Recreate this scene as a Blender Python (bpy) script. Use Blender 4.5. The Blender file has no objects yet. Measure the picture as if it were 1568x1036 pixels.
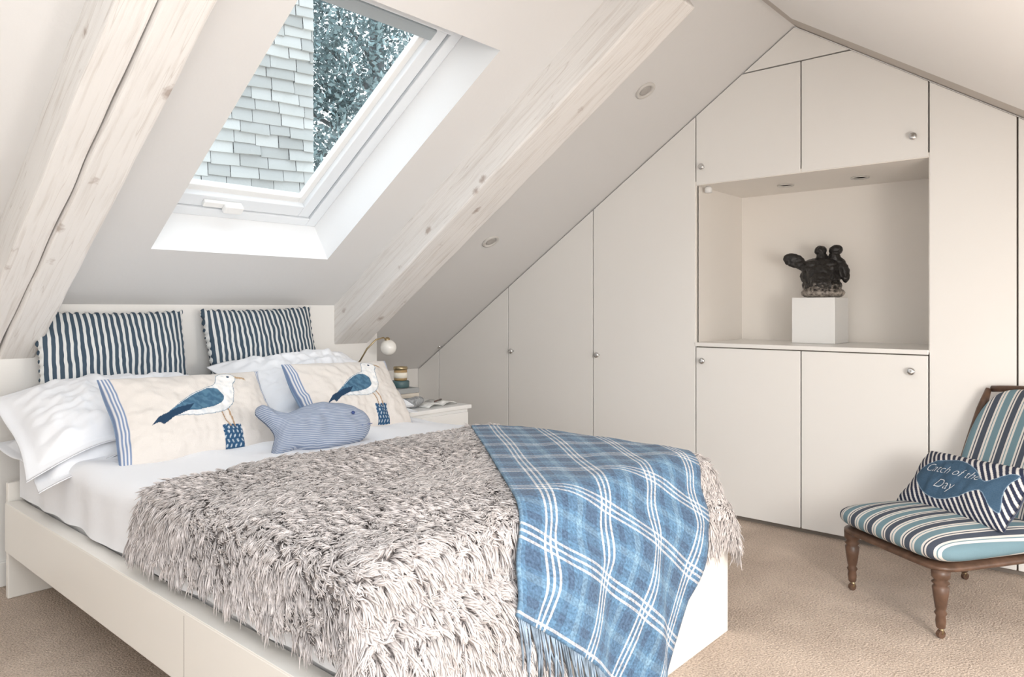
import bpy, bmesh, math, random
import numpy as np
from mathutils import Vector, Matrix, noise, kdtree
S=1.1
random.seed(4); rng=np.random.default_rng(7)
scn=bpy.context.scene
# ---------------------------------------------------------------- materials
def newmat(name):
    m=bpy.data.materials.new(name); m.use_nodes=True
    nt=m.node_tree; b=nt.nodes['Principled BSDF']; return m,nt,b
def N(nt,t,**k):
    n=nt.nodes.new(t)
    for a,v in k.items():
        if a.startswith('i_'):
            n.inputs[a[2:].replace('_',' ')].default_value=v
        else: setattr(n,a,v)
    return n
def c4(c): return (c[0],c[1],c[2],1)
def plain(name,col,rough=.5,metal=0,bump=0,bscale=60,var=0,spec=.5,coat=0):
    m,nt,b=newmat(name)
    b.inputs['Base Color'].default_value=c4(col); b.inputs['Roughness'].default_value=rough
    b.inputs['Metallic'].default_value=metal; b.inputs['Specular IOR Level'].default_value=spec
    b.inputs['Coat Weight'].default_value=coat
    tc=N(nt,'ShaderNodeTexCoord')
    if bump or var:
        n=N(nt,'ShaderNodeTexNoise'); n.inputs['Scale'].default_value=bscale; n.inputs['Detail'].default_value=5
        nt.links.new(tc.outputs['Object'],n.inputs['Vector'])
        if bump:
            bp=N(nt,'ShaderNodeBump'); bp.inputs['Strength'].default_value=bump; bp.inputs['Distance'].default_value=.01
            nt.links.new(n.outputs['Fac'],bp.inputs['Height']); nt.links.new(bp.outputs[0],b.inputs['Normal'])
        if var:
            r=N(nt,'ShaderNodeValToRGB'); e=r.color_ramp.elements
            e[0].position=.3; e[0].color=c4([x*(1-var) for x in col]); e[1].position=.7; e[1].color=c4([min(1,x*(1+var)) for x in col])
            nt.links.new(n.outputs['Fac'],r.inputs[0]); nt.links.new(r.outputs[0],b.inputs['Base Color'])
    return m
def attrmat(name,rough=.85,bump=.25,bscale=250,sheen=0):
    m,nt,b=newmat(name); b.inputs['Roughness'].default_value=rough; b.inputs['Specular IOR Level'].default_value=.2
    a=N(nt,'ShaderNodeVertexColor'); a.layer_name='Col'; nt.links.new(a.outputs[0],b.inputs['Base Color'])
    b.inputs['Sheen Weight'].default_value=sheen
    if bump:
        tc=N(nt,'ShaderNodeTexCoord'); n=N(nt,'ShaderNodeTexNoise'); n.inputs['Scale'].default_value=bscale
        nt.links.new(tc.outputs['Object'],n.inputs['Vector'])
        bp=N(nt,'ShaderNodeBump'); bp.inputs['Strength'].default_value=bump; bp.inputs['Distance'].default_value=.003
        nt.links.new(n.outputs['Fac'],bp.inputs['Height']); nt.links.new(bp.outputs[0],b.inputs['Normal'])
    return m
def ramp(nt,stops):
    r=N(nt,'ShaderNodeValToRGB'); cr=r.color_ramp; cr.interpolation='CONSTANT'
    cr.elements[0].position=stops[0][0]; cr.elements[0].color=c4(stops[0][1])
    cr.elements[1].position=stops[1][0]; cr.elements[1].color=c4(stops[1][1])
    for p,c in stops[2:]:
        e=cr.elements.new(p); e.color=c4(c)
    return r
def fract(nt,src,period,offset=0.,wob=0):
    a=N(nt,'ShaderNodeMath',operation='MULTIPLY_ADD'); a.inputs[1].default_value=1/period; a.inputs[2].default_value=offset
    nt.links.new(src,a.inputs[0])
    f=N(nt,'ShaderNodeMath',operation='FRACT'); nt.links.new(a.outputs[0],f.inputs[0]); return f.outputs[0]
def stripemat(name,axis,period,stops,rough=.85,bump=.2,angle=0,wob=0,woff=0):
    m,nt,b=newmat(name); b.inputs['Roughness'].default_value=rough; b.inputs['Specular IOR Level'].default_value=.2
    tc=N(nt,'ShaderNodeTexCoord'); mp=N(nt,'ShaderNodeMapping'); mp.inputs['Rotation'].default_value=(0,0,angle)
    nt.links.new(tc.outputs['Object'],mp.inputs['Vector'])
    s=N(nt,'ShaderNodeSeparateXYZ'); nt.links.new(mp.outputs[0],s.inputs[0])
    src=s.outputs[axis]
    if wob:
        wn=N(nt,'ShaderNodeTexNoise'); wn.inputs['Scale'].default_value=5; wn.inputs['Detail'].default_value=1
        nt.links.new(tc.outputs['Object'],wn.inputs['Vector'])
        wm=N(nt,'ShaderNodeMath',operation='MULTIPLY_ADD'); wm.inputs[1].default_value=wob
        nt.links.new(wn.outputs['Fac'],wm.inputs[0]); nt.links.new(src,wm.inputs[2]); src=wm.outputs[0]
    f=fract(nt,src,period,20.)
    r=ramp(nt,stops); nt.links.new(f,r.inputs[0]); nt.links.new(r.outputs[0],b.inputs['Base Color'])
    n=N(nt,'ShaderNodeTexNoise'); n.inputs['Scale'].default_value=300
    nt.links.new(tc.outputs['Object'],n.inputs['Vector'])
    bp=N(nt,'ShaderNodeBump'); bp.inputs['Strength'].default_value=bump; bp.inputs['Distance'].default_value=.003
    nt.links.new(n.outputs['Fac'],bp.inputs['Height']); nt.links.new(bp.outputs[0],b.inputs['Normal'])
    return m

M_wall=plain('wall_paint',(.86,.845,.82),.75,bump=.05,bscale=40)
M_ceil=plain('ceiling_paint',(.77,.765,.76),.8,bump=.05,bscale=40)
M_reveal_lit=plain('reveal_lit_paint',(.90,.91,.92),.7)  # lit copy of the ceiling paint, skylight brightness put into the colour
M_ward=plain('wardrobe_satin',(.89,.875,.85),.28,spec=.4)
M_niche=plain('niche_paint',(.89,.85,.80),.6)
M_dark=plain('gap_shadow',(.22,.19,.165),.9)
M_bedf=plain('bed_paint',(.86,.83,.78),.4,bump=.03,bscale=20)
M_linen=plain('white_linen',(.86,.87,.90),.9,bump=.12,bscale=25,spec=.15)
M_fitted=plain('fitted_sheet',(.82,.82,.83),.9,bump=.1,bscale=18,spec=.15)
M_whitegl=plain('white_gloss',(.88,.88,.87),.3)
M_upvc=plain('window_white',(.82,.85,.88),.3)
M_upvcg=plain('window_grey',(.42,.47,.50),.4)
M_chrome=plain('chrome',(.75,.75,.75),.12,metal=1)
M_brass=plain('aged_brass',(.45,.36,.22),.35,metal=1)
M_wood=plain('dark_walnut',(.11,.060,.038),.38,var=.35,bscale=30,bump=.1)

# carpet
M_carpet,nt,b=newmat('beige_carpet')
tc=N(nt,'ShaderNodeTexCoord'); n1=N(nt,'ShaderNodeTexNoise'); n1.inputs['Scale'].default_value=150; n1.inputs['Detail'].default_value=5
n2=N(nt,'ShaderNodeTexNoise'); n2.inputs['Scale'].default_value=5; n2.inputs['Detail'].default_value=3
for n_ in (n1,n2): nt.links.new(tc.outputs['Object'],n_.inputs['Vector'])
ad=N(nt,'ShaderNodeMath',operation='MULTIPLY_ADD'); ad.inputs[1].default_value=.35
nt.links.new(n2.outputs['Fac'],ad.inputs[0]); nt.links.new(n1.outputs['Fac'],ad.inputs[2])
r=N(nt,'ShaderNodeValToRGB'); r.color_ramp.elements[0].position=.4; r.color_ramp.elements[0].color=(.39,.305,.245,1)
r.color_ramp.elements[1].position=.92; r.color_ramp.elements[1].color=(.84,.70,.59,1)
nt.links.new(ad.outputs[0],r.inputs[0]); nt.links.new(r.outputs[0],b.inputs['Base Color']); b.inputs['Roughness'].default_value=1
b.inputs['Specular IOR Level'].default_value=.05
bp=N(nt,'ShaderNodeBump'); bp.inputs['Strength'].default_value=.9; bp.inputs['Distance'].default_value=.012
nt.links.new(n1.outputs['Fac'],bp.inputs['Height']); nt.links.new(bp.outputs[0],b.inputs['Normal'])

# whitewashed beam
M_beam,nt,b=newmat('whitewashed_timber')
tc=N(nt,'ShaderNodeTexCoord'); mp=N(nt,'ShaderNodeMapping'); mp.inputs['Scale'].default_value=(40,2.2,40)
nt.links.new(tc.outputs['Object'],mp.inputs[0])
ng=N(nt,'ShaderNodeTexNoise'); ng.inputs['Scale'].default_value=1.5; ng.inputs['Detail'].default_value=10; ng.inputs['Roughness'].default_value=.6; ng.inputs['Distortion'].default_value=.4
nt.links.new(mp.outputs[0],ng.inputs['Vector'])
r=N(nt,'ShaderNodeValToRGB'); r.color_ramp.elements[0].position=.26; r.color_ramp.elements[0].color=(.68,.64,.605,1)
r.color_ramp.elements[1].position=.50; r.color_ramp.elements[1].color=(.83,.81,.79,1)
nt.links.new(ng.outputs['Fac'],r.inputs[0])
mp2=N(nt,'ShaderNodeMapping'); mp2.inputs['Scale'].default_value=(6.5,4.0,6.5); mp2.inputs['Location'].default_value=(.3,.2,.1); nt.links.new(tc.outputs['Object'],mp2.inputs[0])
vo=N(nt,'ShaderNodeTexVoronoi'); vo.inputs['Scale'].default_value=1.0; nt.links.new(mp2.outputs[0],vo.inputs['Vector'])
nn=N(nt,'ShaderNodeTexNoise'); nn.inputs['Scale'].default_value=60; nt.links.new(tc.outputs['Object'],nn.inputs['Vector'])
ma=N(nt,'ShaderNodeMath',operation='MULTIPLY_ADD'); ma.inputs[1].default_value=.16; nt.links.new(nn.outputs['Fac'],ma.inputs[0]); nt.links.new(vo.outputs['Distance'],ma.inputs[2])
r2=N(nt,'ShaderNodeValToRGB'); e=r2.color_ramp.elements; e[0].position=.12; e[0].color=(.34,.24,.19,1); e[1].position=.21; e[1].color=(1,1,1,1)
nt.links.new(ma.outputs[0],r2.inputs[0])
mx=N(nt,'ShaderNodeMixRGB',blend_type='MULTIPLY'); mx.inputs[0].default_value=.65
nt.links.new(r.outputs[0],mx.inputs[1]); nt.links.new(r2.outputs[0],mx.inputs[2])
mp3=N(nt,'ShaderNodeMapping'); mp3.inputs['Scale'].default_value=(16,.55,16); nt.links.new(tc.outputs['Object'],mp3.inputs[0])
nc=N(nt,'ShaderNodeTexNoise'); nc.inputs['Scale'].default_value=1.2; nc.inputs['Detail'].default_value=2; nt.links.new(mp3.outputs[0],nc.inputs['Vector'])
sb=N(nt,'ShaderNodeMath',operation='SUBTRACT'); sb.inputs[1].default_value=.5; nt.links.new(nc.outputs['Fac'],sb.inputs[0])
ab=N(nt,'ShaderNodeMath',operation='ABSOLUTE'); nt.links.new(sb.outputs[0],ab.inputs[0])
r3=N(nt,'ShaderNodeValToRGB'); e=r3.color_ramp.elements; e[0].position=.0; e[0].color=(.5,.43,.38,1); e[1].position=.005; e[1].color=(1,1,1,1)
nt.links.new(ab.outputs[0],r3.inputs[0])
mx3=N(nt,'ShaderNodeMixRGB',blend_type='MULTIPLY'); mx3.inputs[0].default_value=.35
nt.links.new(mx.outputs[0],mx3.inputs[1]); nt.links.new(r3.outputs[0],mx3.inputs[2]); nt.links.new(mx3.outputs[0],b.inputs['Base Color'])
b.inputs['Roughness'].default_value=.7
bp=N(nt,'ShaderNodeBump'); bp.inputs['Strength'].default_value=.3; bp.inputs['Distance'].default_value=.01
nt.links.new(ng.outputs['Fac'],bp.inputs['Height']); nt.links.new(bp.outputs[0],b.inputs['Normal'])

# ---------------------------------------------------------------- mesh helpers
def group(name,loc=(0,0,0),rotz=0):
    e=bpy.data.objects.new(name,None); e.location=Vector(loc)*S; e.rotation_euler=(0,0,rotz); e.empty_display_size=.1
    scn.collection.objects.link(e); return e
def link(o,parent=None,local=False):
    scn.collection.objects.link(o)
    if parent:
        o.parent=parent
        if not local:
            bl=Matrix.Translation(parent.location)@parent.rotation_euler.to_matrix().to_4x4()
            o.matrix_parent_inverse=bl.inverted()
def mesh(name,verts,faces,mat,parent=None,local=False,smooth=False,bevel=0,scale=True):
    me=bpy.data.meshes.new(name)
    vs=[tuple(c*(S if scale else 1) for c in v) for v in verts]
    me.from_pydata(vs,[],faces); me.update()
    bm=bmesh.new(); bm.from_mesh(me); bmesh.ops.recalc_face_normals(bm,faces=bm.faces); bm.to_mesh(me); bm.free()
    if mat: me.materials.append(mat)
    o=bpy.data.objects.new(name,me); link(o,parent,local)
    if smooth: me.shade_smooth()
    if bevel:
        md=o.modifiers.new('bevel','BEVEL'); md.width=bevel*S; md.segments=2; md.limit_method='ANGLE'; md.angle_limit=.6
    return o
def boxvf(x0,x1,y0,y1,z0,z1,base=0):
    v=[(x,y,z) for z in (z0,z1) for y in (y0,y1) for x in (x0,x1)]
    f=[(0,1,3,2),(4,5,7,6),(0,1,5,4),(2,3,7,6),(0,2,6,4),(1,3,7,5)]
    return v,[tuple(i+base for i in q) for q in f]
def box(name,x0,x1,y0,y1,z0,z1,mat,parent=None,bevel=0,local=False,smooth=False):
    v,f=boxvf(x0,x1,y0,y1,z0,z1); return mesh(name,v,f,mat,parent,local,smooth,bevel)
def multibox(name,boxes,mat,parent=None,bevel=0,local=False):
    V=[];F=[]
    for b_ in boxes:
        v,f=boxvf(*b_,base=len(V)); V+=v;F+=f
    return mesh(name,V,F,mat,parent,local,False,bevel)
def lathe(name,prof,loc,mat,parent=None,local=False,n=24,axis='z',smooth=True):
    V=[];F=[]
    for r_,z in prof:
        for i in range(n):
            a=2*math.pi*i/n; p=(r_*math.cos(a),r_*math.sin(a),z)
            if axis=='x': p=(-z,p[0],p[1])
            if axis=='y': p=(p[0],-z,p[1])
            V.append((p[0]+loc[0],p[1]+loc[1],p[2]+loc[2]))
    for k in range(len(prof)-1):
        for i in range(n):
            j=(i+1)%n; F.append((k*n+i,k*n+j,(k+1)*n+j,(k+1)*n+i))
    F.append(tuple(range(n))); F.append(tuple(range((len(prof)-1)*n,len(prof)*n)))
    o=mesh(name,V,F,mat,parent,local,smooth)
    return o
def tubevf(pts,rad,n,base=0):
    V=[];F=[]
    pts=[Vector(p) for p in pts]
    for k,p in enumerate(pts):
        d=(pts[min(k+1,len(pts)-1)]-pts[max(k-1,0)]).normalized()
        a=d.cross(Vector((0,1,0))).normalized() if abs(d.z)>.9 else d.cross(Vector((0,0,1))).normalized()
        b_=d.cross(a); r_=rad[k] if hasattr(rad,'__len__') else rad
        for i in range(n):
            t=2*math.pi*i/n; V.append(tuple(p+a*math.cos(t)*r_+b_*math.sin(t)*r_))
    for k in range(len(pts)-1):
        for i in range(n):
            j=(i+1)%n; F.append((base+k*n+i,base+k*n+j,base+(k+1)*n+j,base+(k+1)*n+i))
    F.append(tuple(base+i for i in range(n))); F.append(tuple(base+(len(pts)-1)*n+i for i in range(n)))
    return V,F
def tube(name,pts,rad,mat,parent=None,local=False,n=12):
    V,F=tubevf(pts,rad,n); return mesh(name,V,F,mat,parent,local,True)
def setcol(o,cols):
    ca=o.data.color_attributes.new('Col','FLOAT_COLOR','POINT')
    a=np.ones((len(o.data.vertices),4),dtype=np.float32); a[:,:3]=cols; ca.data.foreach_set('color',a.ravel())
def fastmesh(name,V,Q,mat,parent=None,cols=None,smooth=False):
    me=bpy.data.meshes.new(name); nv=len(V); nf=len(Q)
    me.vertices.add(nv); me.vertices.foreach_set('co',np.asarray(V,dtype=np.float32).ravel())
    k=Q.shape[1]
    me.loops.add(nf*k); me.loops.foreach_set('vertex_index',Q.astype(np.int32).ravel())
    me.polygons.add(nf); me.polygons.foreach_set('loop_start',np.arange(0,nf*k,k,dtype=np.int32))
    me.update(calc_edges=True); me.validate()
    me.materials.append(mat)
    if smooth: me.shade_smooth()
    o=bpy.data.objects.new(name,me); link(o,parent)
    if cols is not None: setcol(o,cols)
    return o
def gridquads(nx,ny):
    i,j=np.meshgrid(np.arange(nx-1),np.arange(ny-1),indexing='ij'); a=(i*ny+j).ravel()
    return np.stack([a,a+ny,a+ny+1,a+1],1)

# ---------------------------------------------------------------- room
SL=.66; R0=3.078; CY=.8346; SN=.551
def roof(X,Y,t=0): return (X,Y+t*SN,R0-SL*Y+t*CY)
hx0,hx1,hy0,hy1=1.148,1.922,1.751,2.808
xs=[-.7,hx0,hx1,4.0]; ys=[1.216,hy0,hy1,4.1]; T=.27
V=[];F=[]
def idx(i,j,k): return (i*4+j)*2+k
for i in range(4):
    for j in range(4):
        for t in (0,T): V.append(roof(xs[i],ys[j],t))
for i in range(3):
    for j in range(3):
        if i==1 and j==1: continue
        for k in (0,1): F.append((idx(i,j,k),idx(i+1,j,k),idx(i+1,j+1,k),idx(i,j+1,k)))
nrev=len(F)
F+= [(idx(1,1,0),idx(2,1,0),idx(2,1,1),idx(1,1,1)),(idx(1,2,0),idx(2,2,0),idx(2,2,1),idx(1,2,1)),
     (idx(1,1,0),idx(1,2,0),idx(1,2,1),idx(1,1,1)),(idx(2,1,0),idx(2,2,0),idx(2,2,1),idx(2,1,1))]
for j in range(3):
    F+=[(idx(0,j,0),idx(0,j+1,0),idx(0,j+1,1),idx(0,j,1)),(idx(3,j,0),idx(3,j+1,0),idx(3,j+1,1),idx(3,j,1))]
for i in range(3):
    F+=[(idx(i,0,0),idx(i+1,0,0),idx(i+1,0,1),idx(i,0,1)),(idx(i,3,0),idx(i+1,3,0),idx(i+1,3,1),idx(i,3,1))]
o=mesh('ceiling',V,F,M_ceil)
o.data.materials.append(M_reveal_lit)
for k in range(nrev,nrev+4): o.data.polygons[k].material_index=1
def rr(X,Y,t=0): return (X,Y-t*SN,1.4725+SL*Y+t*CY)
def slab(name,x0,x1,y0,y1,t0,t1,mat):
    V=[rr(x,y,t) for t in (t0,t1) for y in (y0,y1) for x in (x0,x1)]
    _,f=boxvf(0,1,0,1,0,1); return mesh(name,V,f,mat)
slab('ceiling_slope_right',1.0,4.0,-.9,1.216,0,.2,plain('ceiling_paint_shade',(.60,.555,.51),.8))  # shaded copy of the ceiling paint, shade put into its colour
M_ceil_lit=plain('ceiling_paint_lit',(.91,.895,.875),.8)  # lit copy for the nearer slope, light put into its colour
slab('trim_1',1.0,2.95,-.9,1.085,-.022,0.002,M_ceil_lit)
box('floor',-2.6,4.1,-2.2,4.0,-.05,0,M_carpet)
box('wall_head',-.7,2.446,3.12,3.2,0,1.05,M_wall)
mesh('light_block_left',[(x,y,z) for x in (-.7,-.65) for y,z in ((-.3,0),(3.12,0),(3.12,1.02),(1.216,2.27),(-.3,2.27))],[(0,1,2,3,4),(5,6,7,8,9)]+[(i,(i+1)%5,5+(i+1)%5,5+i) for i in range(5)],M_wall)  # unseen wall added to block light coming in from the left
box('wall_return',2.366,2.446,3.2,4.0,0,.95,M_wall)
box('wall_back',2.446,4.0,3.76,3.86,0,.62,M_wall)
multibox('baseboard_head',[(-.65,2.446,3.108,3.12,0,.09)],M_wall,bevel=.004)

def beam(name,y0,y1,parts):
    e=bpy.data.objects.new(name,None); scn.collection.objects.link(e)
    e.location=(0,1.216*S,(R0-SL*1.216)*S); e.rotation_euler=(-math.atan(SL),0,0)
    for k,(a0,a1,d) in enumerate(parts):
        v,f=boxvf(a0,a1,y0,y1,-d,.02)
        me=bpy.data.meshes.new('timber_%d'%k); me.from_pydata([tuple(c*S for c in p) for p in v],[],f); me.materials.append(M_beam)
        bm=bmesh.new(); bm.from_mesh(me); bmesh.ops.recalc_face_normals(bm,faces=bm.faces)
        es=[q for q in bm.edges if abs(q.verts[0].co.y-q.verts[1].co.y)>.5]
        bmesh.ops.subdivide_edges(bm,edges=es,cuts=70,use_grid_fill=True)
        for w in bm.verts:
            nv=noise.noise_vector(Vector((w.co.x*3+a0*7,w.co.y*5,w.co.z*3)))
            w.co.x+=nv.x*.0045
            if w.co.z<0: w.co.z+=nv.z*.0045
        bm.to_mesh(me); bm.free()
        o=bpy.data.objects.new('timber_%d'%k,me); scn.collection.objects.link(o); o.parent=e
        md=o.modifiers.new('b','BEVEL'); md.width=.008; md.segments=2; md.limit_method='ANGLE'; md.angle_limit=.8
beam('roof_beam',.12,2.42,[(2.175,2.385,.165)])
beam('roof_beam',.12,2.42,[(.745,.86,.165),(.655,.7415,.15)])

# skylight window
W=group('window_1',roof(1.535,2.28,.2))
def ring(name,x0,x1,y0,y1,wx0,wx1,wy0,wy1,t0,t1,mat):
    bs=[(x0,x0+wx0,y0,y1),(x1-wx1,x1,y0,y1),(x0+wx0,x1-wx1,y0,y0+wy0),(x0+wx0,x1-wx1,y1-wy1,y1)]
    V=[];F=[]
    for a0,a1,b0,b1 in bs:
        base=len(V); V+=[roof(x,y,t) for t in (t0,t1) for y in (b0,b1) for x in (a0,a1)]
        _,f=boxvf(0,1,0,1,0,1,base); F+=f
    return mesh(name,V,F,mat,W,bevel=.004)
ring('frame',hx0,hx1,hy0,hy1,.05,.05,.05,.04,.185,.26,M_upvc)
ring('gasket',hx0+.045,hx1-.045,hy0+.04,hy1-.035,.02,.02,.02,.02,.2,.255,M_upvcg)
ring('sash',hx0+.06,hx1-.06,hy0+.055,hy1-.045,.055,.055,.05,.055,.19,.25,M_upvc)
ring('glazing_bead',hx0+.11,hx1-.11,hy0+.1,hy1-.095,.03,.03,.03,.03,.215,.245,M_whitegl)
def rbox(name,x0,x1,y0,y1,t0,t1,mat,par,bevel=.003):
    V=[roof(x,y,t) for t in (t0,t1) for y in (y0,y1) for x in (x0,x1)]
    _,f=boxvf(0,1,0,1,0,1); return mesh(name,V,f,mat,par,bevel=bevel)
rbox('blind_cassette',hx0+.115,hx1-.115,hy0+.10,hy0+.14,.18,.215,M_upvcg,W,.006)
rbox('control_bar',hx0+.07,hx1-.07,hy0+.03,hy0+.085,.15,.19,M_upvc,W,.008)
rbox('handle_plate',1.36,1.52,hy1-.085,hy1-.06,.172,.19,M_whitegl,W,.004)
rbox('handle_lever',1.44,1.52,hy1-.09,hy1-.055,.15,.176,M_whitegl,W,.008)
M_glass,nt,b=newmat('pane_glass')
for n_ in list(nt.nodes):
    if n_.type=='BSDF_PRINCIPLED': nt.nodes.remove(n_)
tr=N(nt,'ShaderNodeBsdfTransparent'); tr.inputs[0].default_value=(.93,.97,.98,1); gl=N(nt,'ShaderNodeBsdfGlossy'); gl.inputs['Roughness'].default_value=.03
mixs=N(nt,'ShaderNodeMixShader'); mixs.inputs[0].default_value=.06
nt.links.new(tr.outputs[0],mixs.inputs[1]); nt.links.new(gl.outputs[0],mixs.inputs[2]); nt.links.new(mixs.outputs[0],nt.nodes['Material Output'].inputs[0])
mesh('pane',[roof(hx0+.1,hy0+.1,.23),roof(hx1-.1,hy0+.1,.23),roof(hx1-.1,hy1-.09,.23),roof(hx0+.1,hy1-.09,.23)],[(0,1,2,3)],M_glass,W)

# outside: tile hung wall (own empty, turned slightly toward the room)
TWL=bpy.data.objects.new('neighbouring_tiled_wall',None); scn.collection.objects.link(TWL)
TWL.location=(4.60,7.0,0); TWL.rotation_euler=(0,0,math.radians(-14))
M_tile=attrmat('slate_tiles',.8,.6,30)
V=[];Q=[];C=[]
zz=1.5;row=0
while zz<7.5:
    x=-8.0-(row%2)*.15
    while x<-.02:
        w=.26+random.uniform(-.05,.05); x1=min(x+w,0); g=.003
        b0=len(V); y=0
        j=random.uniform(-.014,.006); j2=j+random.uniform(-.010,.010); dp=random.uniform(.03,.055)
        V+=[(x+g,y-dp,zz+j),(x1-g,y-dp,zz+j2),(x+g,y-.012,zz+j),(x1-g,y-.012,zz+j2),(x+g,y-.004,zz+.17),(x1-g,y-.004,zz+.17)]
        Q+=[(b0,b0+1,b0+5,b0+4),(b0,b0+1,b0+3,b0+2)]
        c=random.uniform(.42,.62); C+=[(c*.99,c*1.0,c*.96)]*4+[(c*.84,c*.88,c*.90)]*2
        x=x1
    zz+=.122; row+=1
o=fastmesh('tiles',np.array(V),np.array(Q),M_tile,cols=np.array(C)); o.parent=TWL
o=mesh('backing_wall',*boxvf(-8,-.03,0,.4,-.05,7.6),plain('mortar',(.16,.17,.18),.9),scale=False); o.parent=TWL
# tree
TR=group('tree',(8.2/S,10.4/S,0))
M_bark=plain('bark',(.16,.17,.18),.9,bump=.8,bscale=20)
pts=[(8.2/S,10.4/S,-.05),(8.1/S,10.4/S,2),(8.2/S,10.5/S,4),(8.1/S,10.3/S,7)]
tube('trunk',pts,[.25,.2,.16,.06],M_bark,TR)
for k in range(12):
    z=2+k*.4; a=2.2+k*.25; r_=random.uniform(1.5,2.3)
    tube('branch_%d'%k,[(8.2/S,10.4/S,z),(8.2/S+math.cos(a)*r_*.5,10.4/S+math.sin(a)*r_*.3,z+.2),(8.2/S+math.cos(a)*r_,10.4/S+math.sin(a)*r_*.4,z+.5)],[.06,.035,.012],M_bark,TR,n=6)
nL=52000
d=rng.normal(size=(nL,3)); d/=np.linalg.norm(d,axis=1)[:,None]; rad=rng.random(nL)**.45
ctr=np.stack([6.9+d[:,0]*rad*3.0,9.8+d[:,1]*rad*1.9,4.4+d[:,2]*rad*3.4],1)
nz_=np.sin(ctr[:,0]*3.1+1)*np.sin(ctr[:,2]*2.6+ctr[:,0])*np.sin(ctr[:,1]*2+2)+.25*np.sin(ctr[:,0]*9)*np.sin(ctr[:,2]*8); ctr=ctr[nz_>-.13]; nL=len(ctr)
a1=rng.normal(size=(nL,3)); a1/=np.linalg.norm(a1,axis=1)[:,None]; a2=np.cross(a1,rng.normal(size=(nL,3))); a2/=np.linalg.norm(a2,axis=1)[:,None]
sz=rng.uniform(.03,.065,nL)[:,None]
LV=np.stack([ctr-a1*sz,ctr+a2*sz*.45,ctr+a1*sz,ctr-a2*sz*.45],1).reshape(-1,3)
LQ=np.arange(nL*4).reshape(-1,4)
g=rng.uniform(.5,1.9,nL)[:,None]; lc=np.repeat(np.clip(np.array([[.18,.25,.265]])*g,0,1),4,0)
fastmesh('foliage',LV,LQ,attrmat('leaves',.6,0),TR,cols=lc)

# ---------------------------------------------------------------- wardrobe
XW=3.297
WR=group('built_in_wardrobe',(XW,1.7,0))
def inset(poly,g):
    n=len(poly); out=[]
    cx=sum(p[0] for p in poly)/n; cy=sum(p[1] for p in poly)/n
    lines=[]
    for i in range(n):
        a=poly[i]; b_=poly[(i+1)%n]; dx=b_[0]-a[0]; dy=b_[1]-a[1]; L=math.hypot(dx,dy); nx,ny=-dy/L,dx/L
        if (cx-a[0])*nx+(cy-a[1])*ny<0: nx,ny=-nx,-ny
        lines.append((nx,ny,nx*a[0]+ny*a[1]+g))
    for i in range(n):
        a=lines[i-1]; b_=lines[i]; det=a[0]*b_[1]-a[1]*b_[0]
        out.append(((a[2]*b_[1]-a[1]*b_[2])/det,(a[0]*b_[2]-a[2]*b_[0])/det))
    return out
def prismX(name,poly,x0,x1,mat,par,bevel=.002,g=.003):
    p=inset(poly,g) if g else poly; n=len(p)
    V=[(x0,a,b_) for a,b_ in p]+[(x1,a,b_) for a,b_ in p]
    F=[tuple(range(n)),tuple(range(n,2*n))]+[(i,(i+1)%n,n+(i+1)%n,n+i) for i in range(n)]
    return mesh(name,V,F,mat,par,bevel=bevel)
zl=lambda y: R0-SL*y-.004
zr=lambda y: 1.4725+SL*y-.004
Yd=[3.76,3.552,2.938,2.314,1.699]; zb=.018; th=.02
for k in range(4):
    a,b_=Yd[k],Yd[k+1]
    prismX('door_panel_%d'%k,[(a,zb),(b_,zb),(b_,zl(b_)),(a,zl(a))],XW,XW+th,M_ward,WR)
nL_,nM,nR=1.699,1.186,.6795; zc=.836; zs=1.609; zt_=2.11
prismX('lower_door_1',[(nL_,zb),(nM,zb),(nM,.815),(nL_,.815)],XW,XW+th,M_ward,WR)
prismX('lower_door_2',[(nM,zb),(nR,zb),(nR,.815),(nM,.815)],XW,XW+th,M_ward,WR)
prismX('upper_door_1',[(nL_,zs),(nM,zs),(nM,zt_),((R0-.004-zt_)/SL,zt_),(nL_,zl(nL_))],XW,XW+th,M_ward,WR)
prismX('upper_door_2',[(nM,zs),(nR,zs),(nR,zr(nR)),((zt_-1.4685)/SL,zt_),(nM,zt_)],XW,XW+th,M_ward,WR)
prismX('top_panel',[((R0-.004-zt_)/SL,zt_),((zt_-1.4685)/SL,zt_),(1.216,2.271)],XW,XW+th,M_ward,WR)
prismX('side_panel_1',[(nR,zb),(.385,zb),(.385,zr(.385)),(nR,zr(nR))],XW,XW+th,M_ward,WR)
prismX('side_panel_2',[(.385,zb),(-.9,zb),(-.9,zr(-.9)),(.385,zr(.385))],XW,XW+th,M_ward,WR)
B0=XW+th+.001;B1=B0+.01
prismX('carcass_left',[(3.76,0),(1.699,0),(1.699,zl(1.699)),(3.76,zl(3.76))],B0,B1,M_dark,WR,0,0)
prismX('carcass_low',[(1.699,0),(nR,0),(nR,.82),(1.699,.82)],B0,B1,M_dark,WR,0,0)
prismX('carcass_top',[(1.699,zs+.003),(nR,zs+.003),(nR,zr(nR)),(1.216,2.27),(1.699,zl(1.699))],B0,B1,M_dark,WR,0,0)
prismX('carcass_right',[(nR,0),(-.9,0),(-.9,zr(-.9)),(nR,zr(nR))],B0,B1,M_dark,WR,0,0)
XB=3.835
box('counter_top',XW-.008,XB,nR,nL_,.817,zc,M_ward,WR,.002)
multibox('niche_lining',[(XW+.004,XB,nL_,nL_+.02,zc-.01,zs+.02),(XW+.004,XB,nR-.02,nR,zc-.01,zs+.02),(XB,XB+.02,nR-.02,nL_+.02,zc-.01,zs+.02),(XW+.004,XB,nR,nL_,zs,zs+.02)],M_niche,WR)
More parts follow.
